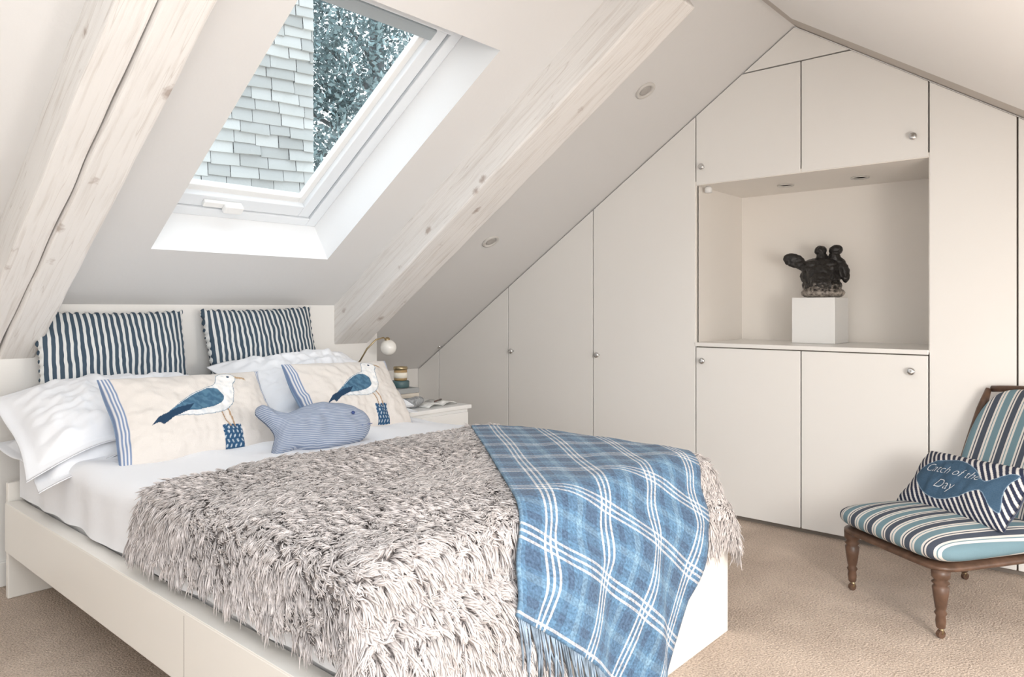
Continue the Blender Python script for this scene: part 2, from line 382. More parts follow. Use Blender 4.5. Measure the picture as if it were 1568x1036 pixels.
knob=[(.006,0),(.006,.012),(.010,.016),(.0165,.021),(.018,.027),(.016,.033),(.010,.036),(.0,.0365)]
for k,(y,z) in enumerate([(1.657,1.694),(.731,1.697),(1.654,.7475),(.738,.748),(2.275,.7505),(2.896,.748),(3.527,.755)]):
    lathe('knob_%d'%k,[(r_*.9,z_*.9) for r_,z_ in knob],(XW,y,z),M_chrome,WR,axis='x',n=14)
lathe('sensor',[(.018,0),(.018,.02),(.012,.03),(.0,.032)],(XW+.06,1.66,zs-.032),M_whitegl,WR)
M_rim=plain('spot_rim',(.62,.60,.57),.3,metal=.3)
for k,(x,y) in enumerate([(3.571,1.358),(3.587,1.02)]):
    lathe('niche_spot_%d'%k,[(.040,0),(.040,-.006),(.028,-.004),(.026,.004)],(x,y,zs),M_rim,WR)

M_spotin=plain('spot_inner',(.45,.43,.41),.4)
M_spotr=plain('spot_ring',(.66,.64,.61),.35)
def downlight(X,Y):
    c=Vector(roof(X,Y,0))
    e=bpy.data.objects.new('recessed_downlight',None); scn.collection.objects.link(e); e.location=c*S; e.rotation_euler=(math.pi-math.atan(SL),0,0)
    lathe('rim',[(.047,-.002),(.047,.007),(.038,.010),(.031,.006),(.029,-.001)],(0,0,0),M_spotr,e,local=True)
    lathe('lamp',[(.0285,-.002),(.0285,.004),(.020,.0065),(.01,.005),(0,.0045)],(0,0,0),M_spotin,e,local=True)
downlight(2.80,1.686); downlight(2.789,2.609)

# pedestal + bust
box('white_plinth',3.55,3.75,1.12,1.32,zc+.0005,zc+.219,M_whitegl,bevel=.002)
def blobs(name,ells,mat,loc,vox,disp,par=None):
    bm=bmesh.new()
    for (c,r_,rot) in ells:
        m=Matrix.Translation(Vector(c)*S)@rot@Matrix.Diagonal((r_[0]*S,r_[1]*S,r_[2]*S,1))
        bmesh.ops.create_icosphere(bm,subdivisions=3,radius=1,matrix=m)
    me=bpy.data.meshes.new(name); bm.to_mesh(me); bm.free(); me.materials.append(mat)
    o=bpy.data.objects.new(name,me); link(o,par,True)
    if not par: o.location=Vector(loc)*S
    md=o.modifiers.new('r','REMESH'); md.mode='VOXEL'; md.voxel_size=vox; md.use_smooth_shade=True
    md=o.modifiers.new('s','SMOOTH'); md.iterations=2
    if disp:
        t=bpy.data.textures.new('cl','CLOUDS'); t.noise_scale=.018
        md=o.modifiers.new('d','DISPLACE'); md.texture=t; md.strength=disp; md.mid_level=.5
    return o
u_=.00314
I4=Matrix.Identity(4)
def E(a,up,tw,ra,ru,rt,rot=0):
    R=Matrix.Rotation(-math.radians(rot),4,'X')
    return ((-tw*u_,-a*u_,up*u_),(rt*u_,ra*u_,ru*u_),R)
cow=group('cow_head_sculpture',(3.65,1.225,zc+.221),math.radians(18.4))
M_blk2,nt,b=newmat('bronze_patina')
tc=N(nt,'ShaderNodeTexCoord'); sp=N(nt,'ShaderNodeSeparateXYZ'); nt.links.new(tc.outputs['Object'],sp.inputs[0])
nz=N(nt,'ShaderNodeTexNoise'); nz.inputs['Scale'].default_value=70; nz.inputs['Detail'].default_value=6; nt.links.new(tc.outputs['Object'],nz.inputs['Vector'])
mr=N(nt,'ShaderNodeMapRange'); mr.inputs['From Min'].default_value=.02; mr.inputs['From Max'].default_value=.10; mr.inputs['To Min'].default_value=.20; mr.inputs['To Max'].default_value=-.25
nt.links.new(sp.outputs['Z'],mr.inputs['Value'])
aa=N(nt,'ShaderNodeMath',operation='ADD'); nt.links.new(mr.outputs[0],aa.inputs[0]); nt.links.new(nz.outputs['Fac'],aa.inputs[1])
r=N(nt,'ShaderNodeValToRGB'); r.color_ramp.elements[0].position=.47; r.color_ramp.elements[0].color=(.016,.014,.013,1); r.color_ramp.elements[1].position=.78; r.color_ramp.elements[1].color=(.42,.37,.32,1)
nt.links.new(aa.outputs[0],r.inputs[0]); nt.links.new(r.outputs[0],b.inputs['Base Color']); b.inputs['Roughness'].default_value=.42
bp=N(nt,'ShaderNodeBump'); bp.inputs['Strength'].default_value=.6; bp.inputs['Distance'].default_value=.006; nt.links.new(nz.outputs['Fac'],bp.inputs['Height']); nt.links.new(bp.outputs[0],b.inputs['Normal'])
ell=[E(5,7,0,32,10,24),E(4,18,0,29,14,24),E(2,33,0,30,17,22),E(2,47,0,30,14,20),
     E(2,34,16,20,17,14),E(2,25,28,15,12,12),E(2,20,36,14,9,8),
     E(-36,58,2,17,11,5,-18),E(-24,50,2,12,8,7,-18),E(35,40,2,8,18,8,12),E(29,52,0,9,9,8,0),
     E(4,62,0,8,9,8,0),E(2,72,0,9,8,8),E(22,62,0,8,9,8,4),E(24,73,0,10,8,8),
     E(-13,43,18,6,5,5),E(18,43,18,6,5,5),E(-11,50,14,10,4,7),E(15,50,14,10,4,7),E(-5,20,42,4,4,4),E(9,20,42,4,4,4)]
blobs('bust',ell,M_blk2,(0,0,0),.0042,.010,cow)

# ---------------------------------------------------------------- bed
XN,XF,YF,rB=.765,2.105,1.03,.055
ZT=.525
def topz(x,y):
    cr=1-np.clip(np.abs((x-1.43)/.72),0,1)**4
    return ZT+.022*cr+.003*np.sin(x*9+y*4)*np.sin(y*7-x*3+1)+.001*np.sin(x*17-y*13)
def bend(o,R):
    o=np.clip(o,0,None); q=R*np.pi/2; a=np.clip(o,0,q)/R
    return R*np.sin(a), R*(1-np.cos(a))+np.clip(o-q,0,None)
def sst(x,a,b_):
    t=np.clip((x-a)/(b_-a),0,1); return t*t*(3-2*t)
def drape(x,y,off,wav=1.,push=1.):
    R=rB+off; c0=XN+rB; c1=XF-rB; cy=YF+rB
    hn,dn=bend(c0-x,R); hf,df=bend(x-c1,R); hy,dy=bend(cy-y,R)
    X=np.clip(x,c0,c1)-hn+hf; Y=np.maximum(y,cy)-hy
    dx=np.maximum(dn,df); D=np.maximum(dx,dy)+.25*np.minimum(dx,dy)
    wv=np.clip(dy-.06,0,.3)*.10*np.sin(x*26+1)*wav; Y=Y-np.abs(wv)-np.clip(dy-.1,0,1)*.03
    Y=Y-push*.048*sst(dy,.06,.17); X=X+push*.03*sst(df,.12,.20)-push*.012*sst(dn,.05,.15)
    wn=np.clip(dn-.05,0,.3)*.10*np.sin(y*24)*wav; X=X-np.abs(wn)
    Z=topz(np.clip(x,c0,c1),np.maximum(y,cy))+off-D
    return np.stack([X,Y,Z],-1)
BED=group('double_bed',(1.43,1.95,0))
multibox('side_rail_near',[(.725,.75,1.02,2.96,.168,.335)],M_bedf,BED,.003)
multibox('side_rail_far',[(2.119,2.144,1.02,2.96,.168,.335)],M_bedf,BED,.003)
box('rail_cap_near',.7255,.775,1.022,2.955,.325,.337,M_bedf,BED,.001)
box('rail_joint',.7246,.73,1.60,1.601,.17,.326,M_dark,BED)
multibox('footboard',[(.725,2.144,1.008,1.022,.01,.335),(.725,.81,.995,1.02,0,.335),(2.06,2.144,.995,1.02,0,.335),(.81,2.06,.995,1.02,.255,.335),(.81,2.06,.995,1.02,0,.08)],M_bedf,BED,.002)
multibox('headboard',[(.735,2.134,2.965,2.99,.0,.40)],M_bedf,BED,.004)
multibox('slat_base',[(.75,2.119,1.03,2.95,.22,.26),(1.40,1.46,1.1,2.9,0,.22)],M_bedf,BED)
m=box('mattress',.785,2.085,1.055,2.93,.262,.49,M_fitted,BED,.04)
nx,ny=160,200
gx,gy=np.meshgrid(np.linspace(XN-.16,XF+.13,nx),np.linspace(YF-.1,2.95,ny),indexing='ij')
P=drape(gx.ravel(),gy.ravel(),0.0,0,0)
fx,fy=gx.ravel(),gy.ravel()
hang=np.clip((XN+.02-fx)/.1,0,1)
P[:,0]-=hang*(.004*np.sin(fy*15)+.003*np.sin(fy*33+2)); P[:,0]=np.maximum(P[:,0],.757)
P[:,2]+=.0035*np.sin(fx*30+6*np.sin(fy*5))*np.clip((fy-1.9)/.3,0,1)
fastmesh('fitted_sheet',P*S,gridquads(nx,ny),M_linen,BED,smooth=True)

# fur throw
FUR=group('faux_fur_throw',(1.43,1.4,.55))
x0,x1,y0,y1=XN-.12,XF+.19,YF-.31,1.93
def hemy(x): return y0+.09*sst(x,1.4,1.95)
nx,ny=120,90
gx,gt=np.meshgrid(np.linspace(x0,x1,nx),np.linspace(0,1,ny),indexing='ij')
gy=hemy(gx)+gt*(y1-hemy(gx))
P=drape(gx.ravel(),gy.ravel(),.007)
o=fastmesh('backing',P*S,gridquads(nx,ny),plain('fur_backing',(.34,.30,.285),.95),FUR,smooth=True)
A0=np.array([1.17,1.0]); vd=np.array([.644,.765]); wd=np.array([.765,-.644]); TW=.625; TL=1.17; TB0=-.18
nT=145000
px=rng.uniform(x0,x1,nT); py=rng.uniform(y0,y1,nT)
rel=np.stack([px,py],1)-A0; ta=rel@wd; tb=rel@vd
keep=~((ta>.03)&(ta<TW-.03)&(tb>TB0+.03)&(tb<TL-.03))
keep&=~((px>XF+.05)&(py>1.3)); keep&=py>hemy(px)
px=px[keep];py=py[keep];n_=len(px)
nC=17000
cxy=np.stack([rng.uniform(x0,x1,nC),rng.uniform(y0,y1,nC)],1)
kd=kdtree.KDTree(nC)
for i in range(nC): kd.insert((cxy[i,0],cxy[i,1],0),i)
kd.balance()
ci=np.array([kd.find((a,b_,0))[1] for a,b_ in zip(px,py)])
cth=-1.9+.7*np.sin(cxy[:,0]*9+2*np.sin(cxy[:,1]*6))+.7*np.sin(cxy[:,1]*11+cxy[:,0]*4)+rng.normal(0,.8,nC)
cL=rng.uniform(.021,.037,nC); cbr=rng.uniform(.78,1.08,nC)
p0=drape(px,py,.008); pc=drape(cxy[:,0],cxy[:,1],.008)[ci]; e_=.004
tx=drape(px+e_,py,.008)-p0; ty=drape(px,py+e_,.008)-p0
tx/=np.linalg.norm(tx,axis=1)[:,None]; ty/=np.linalg.norm(ty,axis=1)[:,None]
nn_=np.cross(tx,ty); nn_/=np.linalg.norm(nn_,axis=1)[:,None]
th_=cth[ci]+rng.normal(0,.16,n_)
fl=np.cos(th_)[:,None]*tx+np.sin(th_)[:,None]*ty
side=np.clip(1-nn_[:,2],0,1)[:,None]
L=(cL[ci]*rng.uniform(.8,1.1,n_))[:,None]*(1+.3*side)
gr=np.array([[0,0,-1.]])
rings=[];K=4
ss=np.array([0,.35,.72,1.0]); ww=np.array([.8,1.1,.95,.2])
wid=rng.uniform(.0011,.0019,n_)[:,None]
bend2=rng.normal(0,.08,(n_,3))
cent=[]
for s in ss:
    c=p0+L*(nn_*(.74*s-.40*s*s)*(1-.35*side)+fl*(.4*s+.5*s*s)*(1-.45*side)+gr*side*(.5*s*s+.3*s)+bend2*s)+(pc-p0)*.75*s**1.1
    cent.append(c)
e1=np.cross(fl,nn_); e1/=np.linalg.norm(e1,axis=1)[:,None]
for c,w in zip(cent,ww):
    for k in range(3):
        a=2*np.pi*k/3
        rings.append(c+wid*w*(np.cos(a)*e1*1.5+np.sin(a)*nn_))
V=np.stack(rings,1).reshape(-1,3)
loc=[]
for r_ in range(K-1):
    for k in range(3):
        j=(k+1)%3; loc.append((r_*3+k,r_*3+j,(r_+1)*3+j,(r_+1)*3+k))
Q=(np.arange(n_)[:,None,None]*(3*K)+np.array(loc)[None]).reshape(-1,4)
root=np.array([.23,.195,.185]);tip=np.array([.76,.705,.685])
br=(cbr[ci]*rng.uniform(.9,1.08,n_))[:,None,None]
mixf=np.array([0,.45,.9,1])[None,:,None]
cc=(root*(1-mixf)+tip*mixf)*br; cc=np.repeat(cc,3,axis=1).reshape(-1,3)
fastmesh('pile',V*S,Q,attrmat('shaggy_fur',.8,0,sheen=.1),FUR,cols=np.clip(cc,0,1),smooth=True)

# plaid throw
M_plaid,nt,b=newmat('plaid_wool'); b.inputs['Roughness'].default_value=.95; b.inputs['Specular IOR Level'].default_value=.1
b.inputs['Sheen Weight'].default_value=.12
uv=N(nt,'ShaderNodeUVMap'); s=N(nt,'ShaderNodeSeparateXYZ'); nt.links.new(uv.outputs[0],s.inputs[0])
navy=(.08,.13,.21); blu=(.115,.22,.345); lb=(.21,.34,.46); cr=(.86,.82,.79)
st=[(0,blu),(.06,lb),(.16,blu),(.22,navy),(.44,blu),(.50,cr),(.535,blu),(.585,cr),(.62,blu),(.67,cr),(.705,blu),(.80,navy),(.90,blu)]
def plaid_axis(o_,per,off):
    f=fract(nt,o_,per,off); r_=ramp(nt,st); nt.links.new(f,r_.inputs[0]); return r_.outputs[0]
ca=plaid_axis(s.outputs[0],.165,.12); cb=plaid_axis(s.outputs[1],.185,.6)
mm=N(nt,'ShaderNodeMixRGB'); nt.links.new(ca,mm.inputs[1]); nt.links.new(cb,mm.inputs[2]); mm.inputs[0].default_value=.45
nz=N(nt,'ShaderNodeTexNoise'); nz.inputs['Scale'].default_value=160; nz.inputs['Detail'].default_value=5; nt.links.new(uv.outputs[0],nz.inputs['Vector'])
r=N(nt,'ShaderNodeValToRGB'); r.color_ramp.elements[0].position=.3; r.color_ramp.elements[0].color=(.60,.60,.60,1); r.color_ramp.elements[1].position=.7; r.color_ramp.elements[1].color=(1.25,1.25,1.25,1)
nt.links.new(nz.outputs['Fac'],r.inputs[0])
m2=N(nt,'ShaderNodeMixRGB',blend_type='MULTIPLY'); m2.inputs[0].default_value=1; nt.links.new(mm.outputs[0],m2.inputs[1]); nt.links.new(r.outputs[0],m2.inputs[2])
nt.links.new(m2.outputs[0],b.inputs['Base Color'])
bp=N(nt,'ShaderNodeBump'); bp.inputs['Strength'].default_value=.5; bp.inputs['Distance'].default_value=.004; nt.links.new(nz.outputs['Fac'],bp.inputs['Height']); nt.links.new(bp.outputs[0],b.inputs['Normal'])
PT=group('plaid_throw',(1.75,1.2,.58))
na,nb=90,240
ga,gb=np.meshgrid(np.linspace(0,TW,na),np.linspace(TB0,TL,nb),indexing='ij'); ga=ga.ravel();gb=gb.ravel()
def throwpos(a,b_):
    x=A0[0]+wd[0]*a+vd[0]*b_; y=A0[1]+wd[1]*a+vd[1]*b_
    x=x+.05*sst(YF+.05-y,0,.35)
    p=drape(x,y,.026,.25)
    p[:,2]+=.0015*np.sin(a*38+3*np.sin(b_*5))
    hangf=sst(YF-y,0,.3)
    p[:,1]-=hangf*(.014+.012*np.sin(a*17+b_*14))
    return p
P=throwpos(ga,gb)
o=fastmesh('cloth',P*S,gridquads(na,nb),M_plaid,PT,smooth=True)
uvl=o.data.uv_layers.new(name='UVMap')
li=np.empty(len(o.data.loops),dtype=np.int32); o.data.loops.foreach_get('vertex_index',li)
uvl.data.foreach_set('uv',np.stack([ga[li],gb[li]],1).astype(np.float32).ravel())
md=o.modifiers.new('sol','SOLIDIFY'); md.thickness=.008; md.offset=0
V=[];F=[]
ea=np.linspace(.005,TW-.005,84); ep=throwpos(ea,np.zeros_like(ea)+TB0)
for k,p in enumerate(ep):
    L_=random.uniform(.085,.115); sx=random.uniform(-.02,.02); sy=random.uniform(-.015,.004)
    z1=max(p[2]-L_,.006)
    pts=[(p[0],p[1],p[2]+.006),(p[0]+sx*.3+.004,p[1]+sy*.4-.004,p[2]-(p[2]-z1)*.35),(p[0]+sx*.9+.006,p[1]+sy-.006,p[2]-(p[2]-z1)*.7),(p[0]+sx+.006,p[1]+sy-.006,z1)]
    v,f=tubevf(pts,[.0026,.0022,.0024,.0014],5,len(V)); V+=v;F+=f
mesh('fringe',V,F,plain('fringe_wool',(.24,.30,.37),.95,var=.6,bscale=25),PT,smooth=True)

# ---------------------------------------------------------------- cushions
def cushion(name,w,h,t,c,tilt,yaw=0,roll=0,mat=None,colf=None,nx=60,ny=44,flange=0,wr=.006,pinch=.05,seed=0,ripple=0,exp=2.6,sag=0,droop=0):
    xs_=np.linspace(-1,1,nx); ys_=np.linspace(-1,1,ny)
    X,Y=np.meshgrid(xs_,ys_,indexing='ij'); X=X.ravel();Y=Y.ravel()
    fi=1-flange
    a=np.clip(np.abs(X)/(1-flange*h/w if flange else 1),0,1); b_=np.clip(np.abs(Y)/fi,0,1)
    prof=((1-a**exp)*(1-b_**exp))**.5
    px_=w/2*X*(1-pinch*(1-Y*Y)); py_=h/2*Y*(1-pinch*(1-X*X))
    if ripple:
        px_=px_+ripple*np.sin(Y*h*95)*(np.abs(X)>.97); py_=py_+ripple*np.sin(X*w*95)*(np.abs(Y)>.97)
    wz=np.array([noise.noise(Vector((x*w*9+seed*3.1,y*h*9,seed*1.7)))+.5*noise.noise(Vector((x*w*22,y*h*22+seed,5.5))) for x,y in zip(X,Y)])
    edge=1-prof
    rad=np.sin(np.arctan2(Y,X)*22+seed)*edge*(prof>0)
    bendz=-sag*(X*X)-droop*np.abs(X)**4*(np.clip(-Y,0,1)*.8+.2) + (flange>0)*.012*np.sin(X*6+seed)*edge + .006*np.sin(Y*5+seed)*edge
    front=t/2*prof+wz*wr*(.3+prof)*np.minimum(1,prof*3)+rad*wr*.5*prof
    back=-t/2*prof
    thick=.002
    Vf=np.stack([px_,py_,front+bendz+thick],1); Vb=np.stack([px_,py_,back+bendz-thick],1)
    q=gridquads(nx,ny); n0=nx*ny
    Q=[q,q[:,::-1]+n0]
    def strip(ids):
        ids=np.array(ids); return np.stack([ids[:-1],ids[1:],ids[1:]+n0,ids[:-1]+n0],1)
    Q+= [strip([i*ny for i in range(nx)]),strip([i*ny+ny-1 for i in range(nx)]),strip(list(range(ny))),strip([(nx-1)*ny+j for j in range(ny)])]
    Q=np.concatenate(Q)
    cols=None
    if colf is not None:
        cf=np.array([colf((x+1)/2,(y+1)/2) for x,y in zip(X,Y)]); cols=np.concatenate([cf,np.tile(cf[0:1]*0+np.array(colf(-1,-1)),(len(cf),1))])
    o=fastmesh(name,np.concatenate([Vf,Vb])*S,Q,mat,None,cols,smooth=True)
    o.matrix_world=Matrix.Translation(Vector(c)*S)@Matrix.Rotation(yaw,4,'Z')@Matrix.Rotation(tilt,4,'X')@Matrix.Rotation(roll,4,'Z')
    def surf(u,v):
        x=2*u-1;y=2*v-1
        a=min(1,abs(x));b_=min(1,abs(y)); pr=((1-a**exp)*(1-b_**exp))**.5
        w_=noise.noise(Vector((x*w*9+seed*3.1,y*h*9,seed*1.7)))+.5*noise.noise(Vector((x*w*22,y*h*22+seed,5.5)))
        return Vector((w/2*x*(1-pinch*(1-y*y)),h/2*y*(1-pinch*(1-x*x)),t/2*pr+w_*wr*(.3+pr)*min(1,pr*3)+.0045))
    return o,surf
rad_=math.radians
navyc=(.055,.085,.12)
M_str=stripemat('navy_ticking',0,.0225*S,[(0,navyc),(.57,(.70,.71,.70))],angle=.03,wob=.012)
cushion('striped_cushion',.55,.43,.13,(1.10,3.0,.785),rad_(76),mat=M_str,ripple=.004,seed=1,nx=120,ny=90,wr=.008)
cushion('striped_cushion',.54,.43,.13,(1.725,3.005,.795),rad_(77),roll=rad_(1.5),mat=M_str,ripple=.004,seed=2,nx=120,ny=90,wr=.008)
cushion('white_pillow',.76,.52,.12,(1.06,2.69,.565),rad_(3),mat=M_linen,flange=.14,seed=3,wr=.014,sag=.03,droop=.05,nx=90,ny=66)
cushion('white_pillow',.76,.52,.14,(1.05,2.71,.66),rad_(18),yaw=rad_(-1),mat=M_linen,flange=.13,seed=4,wr=.016,sag=.035,droop=.045,nx=90,ny=66)
cushion('white_pillow',.72,.50,.13,(1.80,2.71,.59),rad_(6),mat=M_linen,flange=.14,seed=5,wr=.012,sag=.012,nx=90,ny=66)
cushion('white_pillow',.74,.50,.17,(1.81,2.72,.69),rad_(24),yaw=rad_(3),mat=M_linen,flange=.13,seed=6,wr=.016,sag=.03,nx=90,ny=66)
def pip(p,poly):
    x,y=p; ins=False; n=len(poly); j=n-1
    for i in range(n):
        xi,yi=poly[i];xj,yj=poly[j]
        if (yi>y)!=(yj>y) and x<(xj-xi)*(y-yi)/(yj-yi)+xi: ins=not ins
        j=i
    return ins
def cr_dense(P_,k=5):
    n=len(P_);out=[]
    for i in range(n):
        a,b_,c_,d_=[Vector(P_[(i+q)%n]) for q in (-1,0,1,2)]
        for s_ in range(k):
            t=s_/k; p=.5*((2*b_)+(-a+c_)*t+(2*a-5*b_+4*c_-d_)*t*t+(-a+3*b_-3*c_+d_)*t**3); out.append((p.x,p.y))
    return out
body=cr_dense([(.20,.40),(.30,.43),(.42,.41),(.54,.40),(.64,.44),(.71,.54),(.735,.66),(.745,.76),(.775,.82),(.785,.88),(.76,.93),(.71,.945),(.665,.92),(.64,.85),(.61,.77),(.54,.73),(.44,.66),(.34,.55),(.26,.46)],4)
wing=cr_dense([(.23,.43),(.36,.46),(.48,.47),(.58,.50),(.64,.56),(.65,.65),(.60,.72),(.53,.71),(.44,.645),(.34,.54)],4)
dk=[(.17,.36),(.22,.445),(.34,.52),(.44,.54),(.40,.47),(.30,.42),(.24,.36),(.22,.39)]
beak=[(.78,.895),(.85,.86),(.86,.83),(.845,.835),(.78,.855)]
def seg(p,a,b_):
    ax,ay=a;bx,by=b_;dx,dy=bx-ax,by-ay;t=max(0,min(1,((p[0]-ax)*dx+(p[1]-ay)*dy)/(dx*dx+dy*dy+1e-12)))
    return math.hypot(p[0]-ax-t*dx,(p[1]-ay-t*dy)*.6)
def edged(p,poly):
    return min(seg(p,poly[i],poly[(i+1)%len(poly)]) for i in range(len(poly)))
base_l=(.68,.64,.605); gb1=(.09,.19,.28); gb2=(.02,.05,.10)
def gull(u,v):
    if u<0: return (.30,.42,.6)
    p=(u,v)
    if u<.055 or u>.965:
        q=u if u<.5 else 1-u
        if (q*100)%1.6<.7: return (.18,.25,.40)
        return (.68,.68,.70)
    if .15<u<.88:
        nzv=noise.noise(Vector((u*40,v*25,1)))
        if pip(p,dk): return gb2
        if pip(p,wing):
            k=.5+.5*math.sin((u*1.2+v)*60+nzv*4); return tuple(a*(1-k*.6)+b2*k*.6 for a,b2 in zip(gb1,(.03,.08,.16)))
        if pip(p,beak): return (.45,.32,.20)
        if math.hypot(u-.735,(v-.885)*.6)<.009: return gb2
        if pip(p,body):
            if edged(p,body)<.0045: return (.20,.27,.34)
            k=max(0,nzv)*.9+(.35 if v<.5 else 0); return tuple(a*(1-k*.45)+b2*k*.45 for a,b2 in zip((.82,.81,.80),(.2,.32,.45)))
        if min(seg(p,(.60,.42),(.63,.25)),seg(p,(.65,.46),(.665,.25)))<.0055: return (.40,.27,.17)
        if .585<u<.71 and .03<v<.27:
            k=math.sin(u*210+math.sin(v*60)*1.2)*math.sin(v*75)
            return (.45,.52,.58) if k>.45 else (.03,.085,.17)
    return base_l
M_gull=attrmat('printed_linen',.9,.35,260)
cushion('seagull_cushion',.54,.33,.13,(1.115,2.37,.643),rad_(52),roll=rad_(-1),mat=M_gull,colf=gull,nx=250,ny=150,seed=8,wr=.008)
cushion('seagull_cushion',.51,.33,.13,(1.735,2.375,.65),rad_(52),yaw=rad_(4),roll=rad_(-2),mat=M_gull,colf=gull,nx=250,ny=150,seed=9,wr=.008)

def whale():
    outline=[(0.0,.17),(.015,.195),(.045,.185),(.075,.165),(.10,.158),(.14,.168),(.19,.178),(.24,.178),(.30,.165),(.345,.145),(.375,.118),(.388,.088),(.38,.055),(.35,.028),(.30,.012),(.24,.004),(.18,.004),(.13,.016),(.10,.030),(.075,.022),(.045,-.005),(.02,-.004),(.012,.02),(.03,.06),(.042,.09),(.03,.125)]
    poly=cr_dense(outline,6)
    P=np.array(poly);P2=np.roll(P,-1,0)
    def dist(x,y):
        d=P2-P; t=np.clip(((x-P[:,0])*d[:,0]+(y-P[:,1])*d[:,1])/(d**2).sum(1),0,1)
        return np.hypot(x-P[:,0]-t*d[:,0],y-P[:,1]-t*d[:,1]).min()
    from mathutils.geometry import delaunay_2d_cdt
    vin=[Vector(p) for p in poly]; nb_=len(vin)
    for i in range(90):
        for j in range(50):
            x=-.01+.41*i/89; y=-.015+.22*j/49
            if pip((x,y),poly) and dist(x,y)>.003: vin.append(Vector((x,y)))
    vo,eo,fo,_,_,_=delaunay_2d_cdt(vin,[(i,(i+1)%nb_) for i in range(nb_)],[list(range(nb_))],1,1e-6)
    V=[];F=[];hs=[]
    for v in vo:
        dd=dist(v.x,v.y)
        hs.append(.05*math.sqrt(max(0,1-(1-min(1,dd/.075))**2)) if dd>1e-5 else 0)
    N0=len(vo)
    for v,h_ in zip(vo,hs): V.append((v.x-.19,v.y-.09,h_+.0015+.012*noise.noise(Vector((v.x*26,v.y*26,0)))*min(1,h_*40)))
    for v,h_ in zip(vo,hs): V.append((v.x-.19,v.y-.09,-h_*.7-.0015))
    for f in fo:
        F.append(tuple(f)); F.append(tuple(N0+i for i in reversed(f)))
    m_=stripemat('blue_ticking',1,.0056*S,[(0,(.20,.245,.34)),(.55,(.38,.42,.50))],angle=.12,wob=.03)
    g_=group('whale_cushion',(1.395,2.10,.60))
    o=mesh('body',V,F,m_,g_,local=True,smooth=True)
    g_.rotation_euler=(rad_(60),rad_(-2),rad_(-6))
    ex=.31;ey=.11
    lathe('eye',[(.006,0),(.006,.003),(.0,.0045)],(ex-.19,ey-.09,.049),plain('eye_blue',(.03,.06,.2),.5),g_,local=True,n=12)
    tube('mouth',[(.385-.19,.07-.09,.024),(.36-.19,.065-.09,.038),(.33-.19,.062-.09,.047)],.0015,plain('stitch',(.12,.16,.35),.8),g_,local=True,n=6)
whale()

# ---------------------------------------------------------------- bedside table, lamp, items
TB=group('bedside_table',(2.40,2.8,0))
box('top',2.19,2.625,2.585,3.02,.50,.52,M_whitegl,TB,.003)
multibox('body',[(2.205,2.61,2.60,3.01,.04,.50)],M_whitegl,TB,.002)
multibox('drawer_front',[(2.212,2.603,2.588,2.602,.30,.485),(2.212,2.603,2.588,2.602,.08,.29)],M_whitegl,TB,.002)
lathe('drawer_knob',[(.008,0),(.008,.012),(.014,.02),(0,.024)],(2.40,2.588,.39),M_chrome,TB,n=12,axis='y')
multibox('legs',[(a,a+.03,c,c+.03,0,.045) for a in (2.21,2.575) for c in (2.61,2.97)],M_whitegl,TB)
BK=group('book_stack',(2.42,2.9,.52))
multibox('book_1',[(2.33,2.50,2.82,2.98,.521,.548)],plain('book_blue',(.22,.30,.35),.6),BK,.002)
multibox('book_2',[(2.34,2.49,2.83,2.97,.549,.572)],plain('book_cream',(.66,.60,.52),.6),BK,.002)
multibox('book_3',[(2.35,2.49,2.83,2.965,.573,.598)],plain('book_grey',(.35,.36,.36),.6),BK,.002)
lathe('tin',[(.042,.599),(.045,.603),(.045,.630),(.042,.634)],(2.425,2.90,0),plain('tin_teal',(.07,.13,.14),.4),BK)
M_cg,nt,b=newmat('amber_glass'); b.inputs['Base Color'].default_value=(.62,.42,.20,1); b.inputs['Roughness'].default_value=.15; b.inputs['Transmission Weight'].default_value=.35
CD=group('candle_jar',(2.425,2.9,.635))
lathe('jar',[(.030,.635),(.034,.64),(.034,.686),(.031,.69)],(2.425,2.90,0),M_cg,CD)
lathe('lid',[(.036,.690),(.036,.703),(.033,.706)],(2.425,2.90,0),M_brass,CD)
lathe('label',[(.0345,.648),(.0345,.676)],(2.425,2.90,0),plain('label_cream',(.85,.8,.7),.7),CD)
st_=group('grey_stone_ornament',(2.33,2.70,.545))
o=blobs('stone',[((0,0,0),(.052,.03,.026),I4),((.03,.0,.01),(.04,.028,.02),I4),((-.035,0,-.006),(.03,.025,.02),I4)],plain('grey_stone',(.30,.31,.32),.8,var=.4,bscale=60,bump=.5),(0,0,0),.006,.008,st_)
MG=group('open_magazine',(2.48,2.70,.522))
V=[];F=[];n=13
for i in range(n):
    t=i/(n-1)*2-1; zz_=.524+.014*abs(math.sin(t*math.pi))**.7
    V+=[(2.48+t*.105,2.64+.01*t,zz_),(2.47+t*.105,2.78+.01*t,zz_)]
for i in range(n-1): F.append((2*i,2*i+1,2*i+3,2*i+2))
o=mesh('pages',V,F,plain('paper',(.72,.72,.70),.6,var=.25,bscale=30),MG,smooth=True); md=o.modifiers.new('s','SOLIDIFY'); md.thickness=.003
tube('pen',[(2.44,2.66,.545),(2.54,2.72,.542)],.004,plain('pen_dark',(.1,.06,.05),.4),MG,n=8)
LP=group('globe_wall_lamp',(2.27,3.1,.70))
lathe('wall_plate',[(.03,0),(.03,.012),(.02,.016),(0,.017)],(2.26,3.12,.70),M_brass,LP,n=20,axis='y')
tube('stem',[(2.262,3.115,.70),(2.26,3.06,.705),(2.255,3.01,.74),(2.27,2.975,.80),(2.31,2.955,.845),(2.355,2.95,.855),(2.375,2.95,.84)],.0042,M_brass,LP,n=8)
lathe('socket',[(.012,.825),(.014,.83),(.014,.85),(.006,.856)],(2.38,2.95,0),M_brass,LP,n=14)
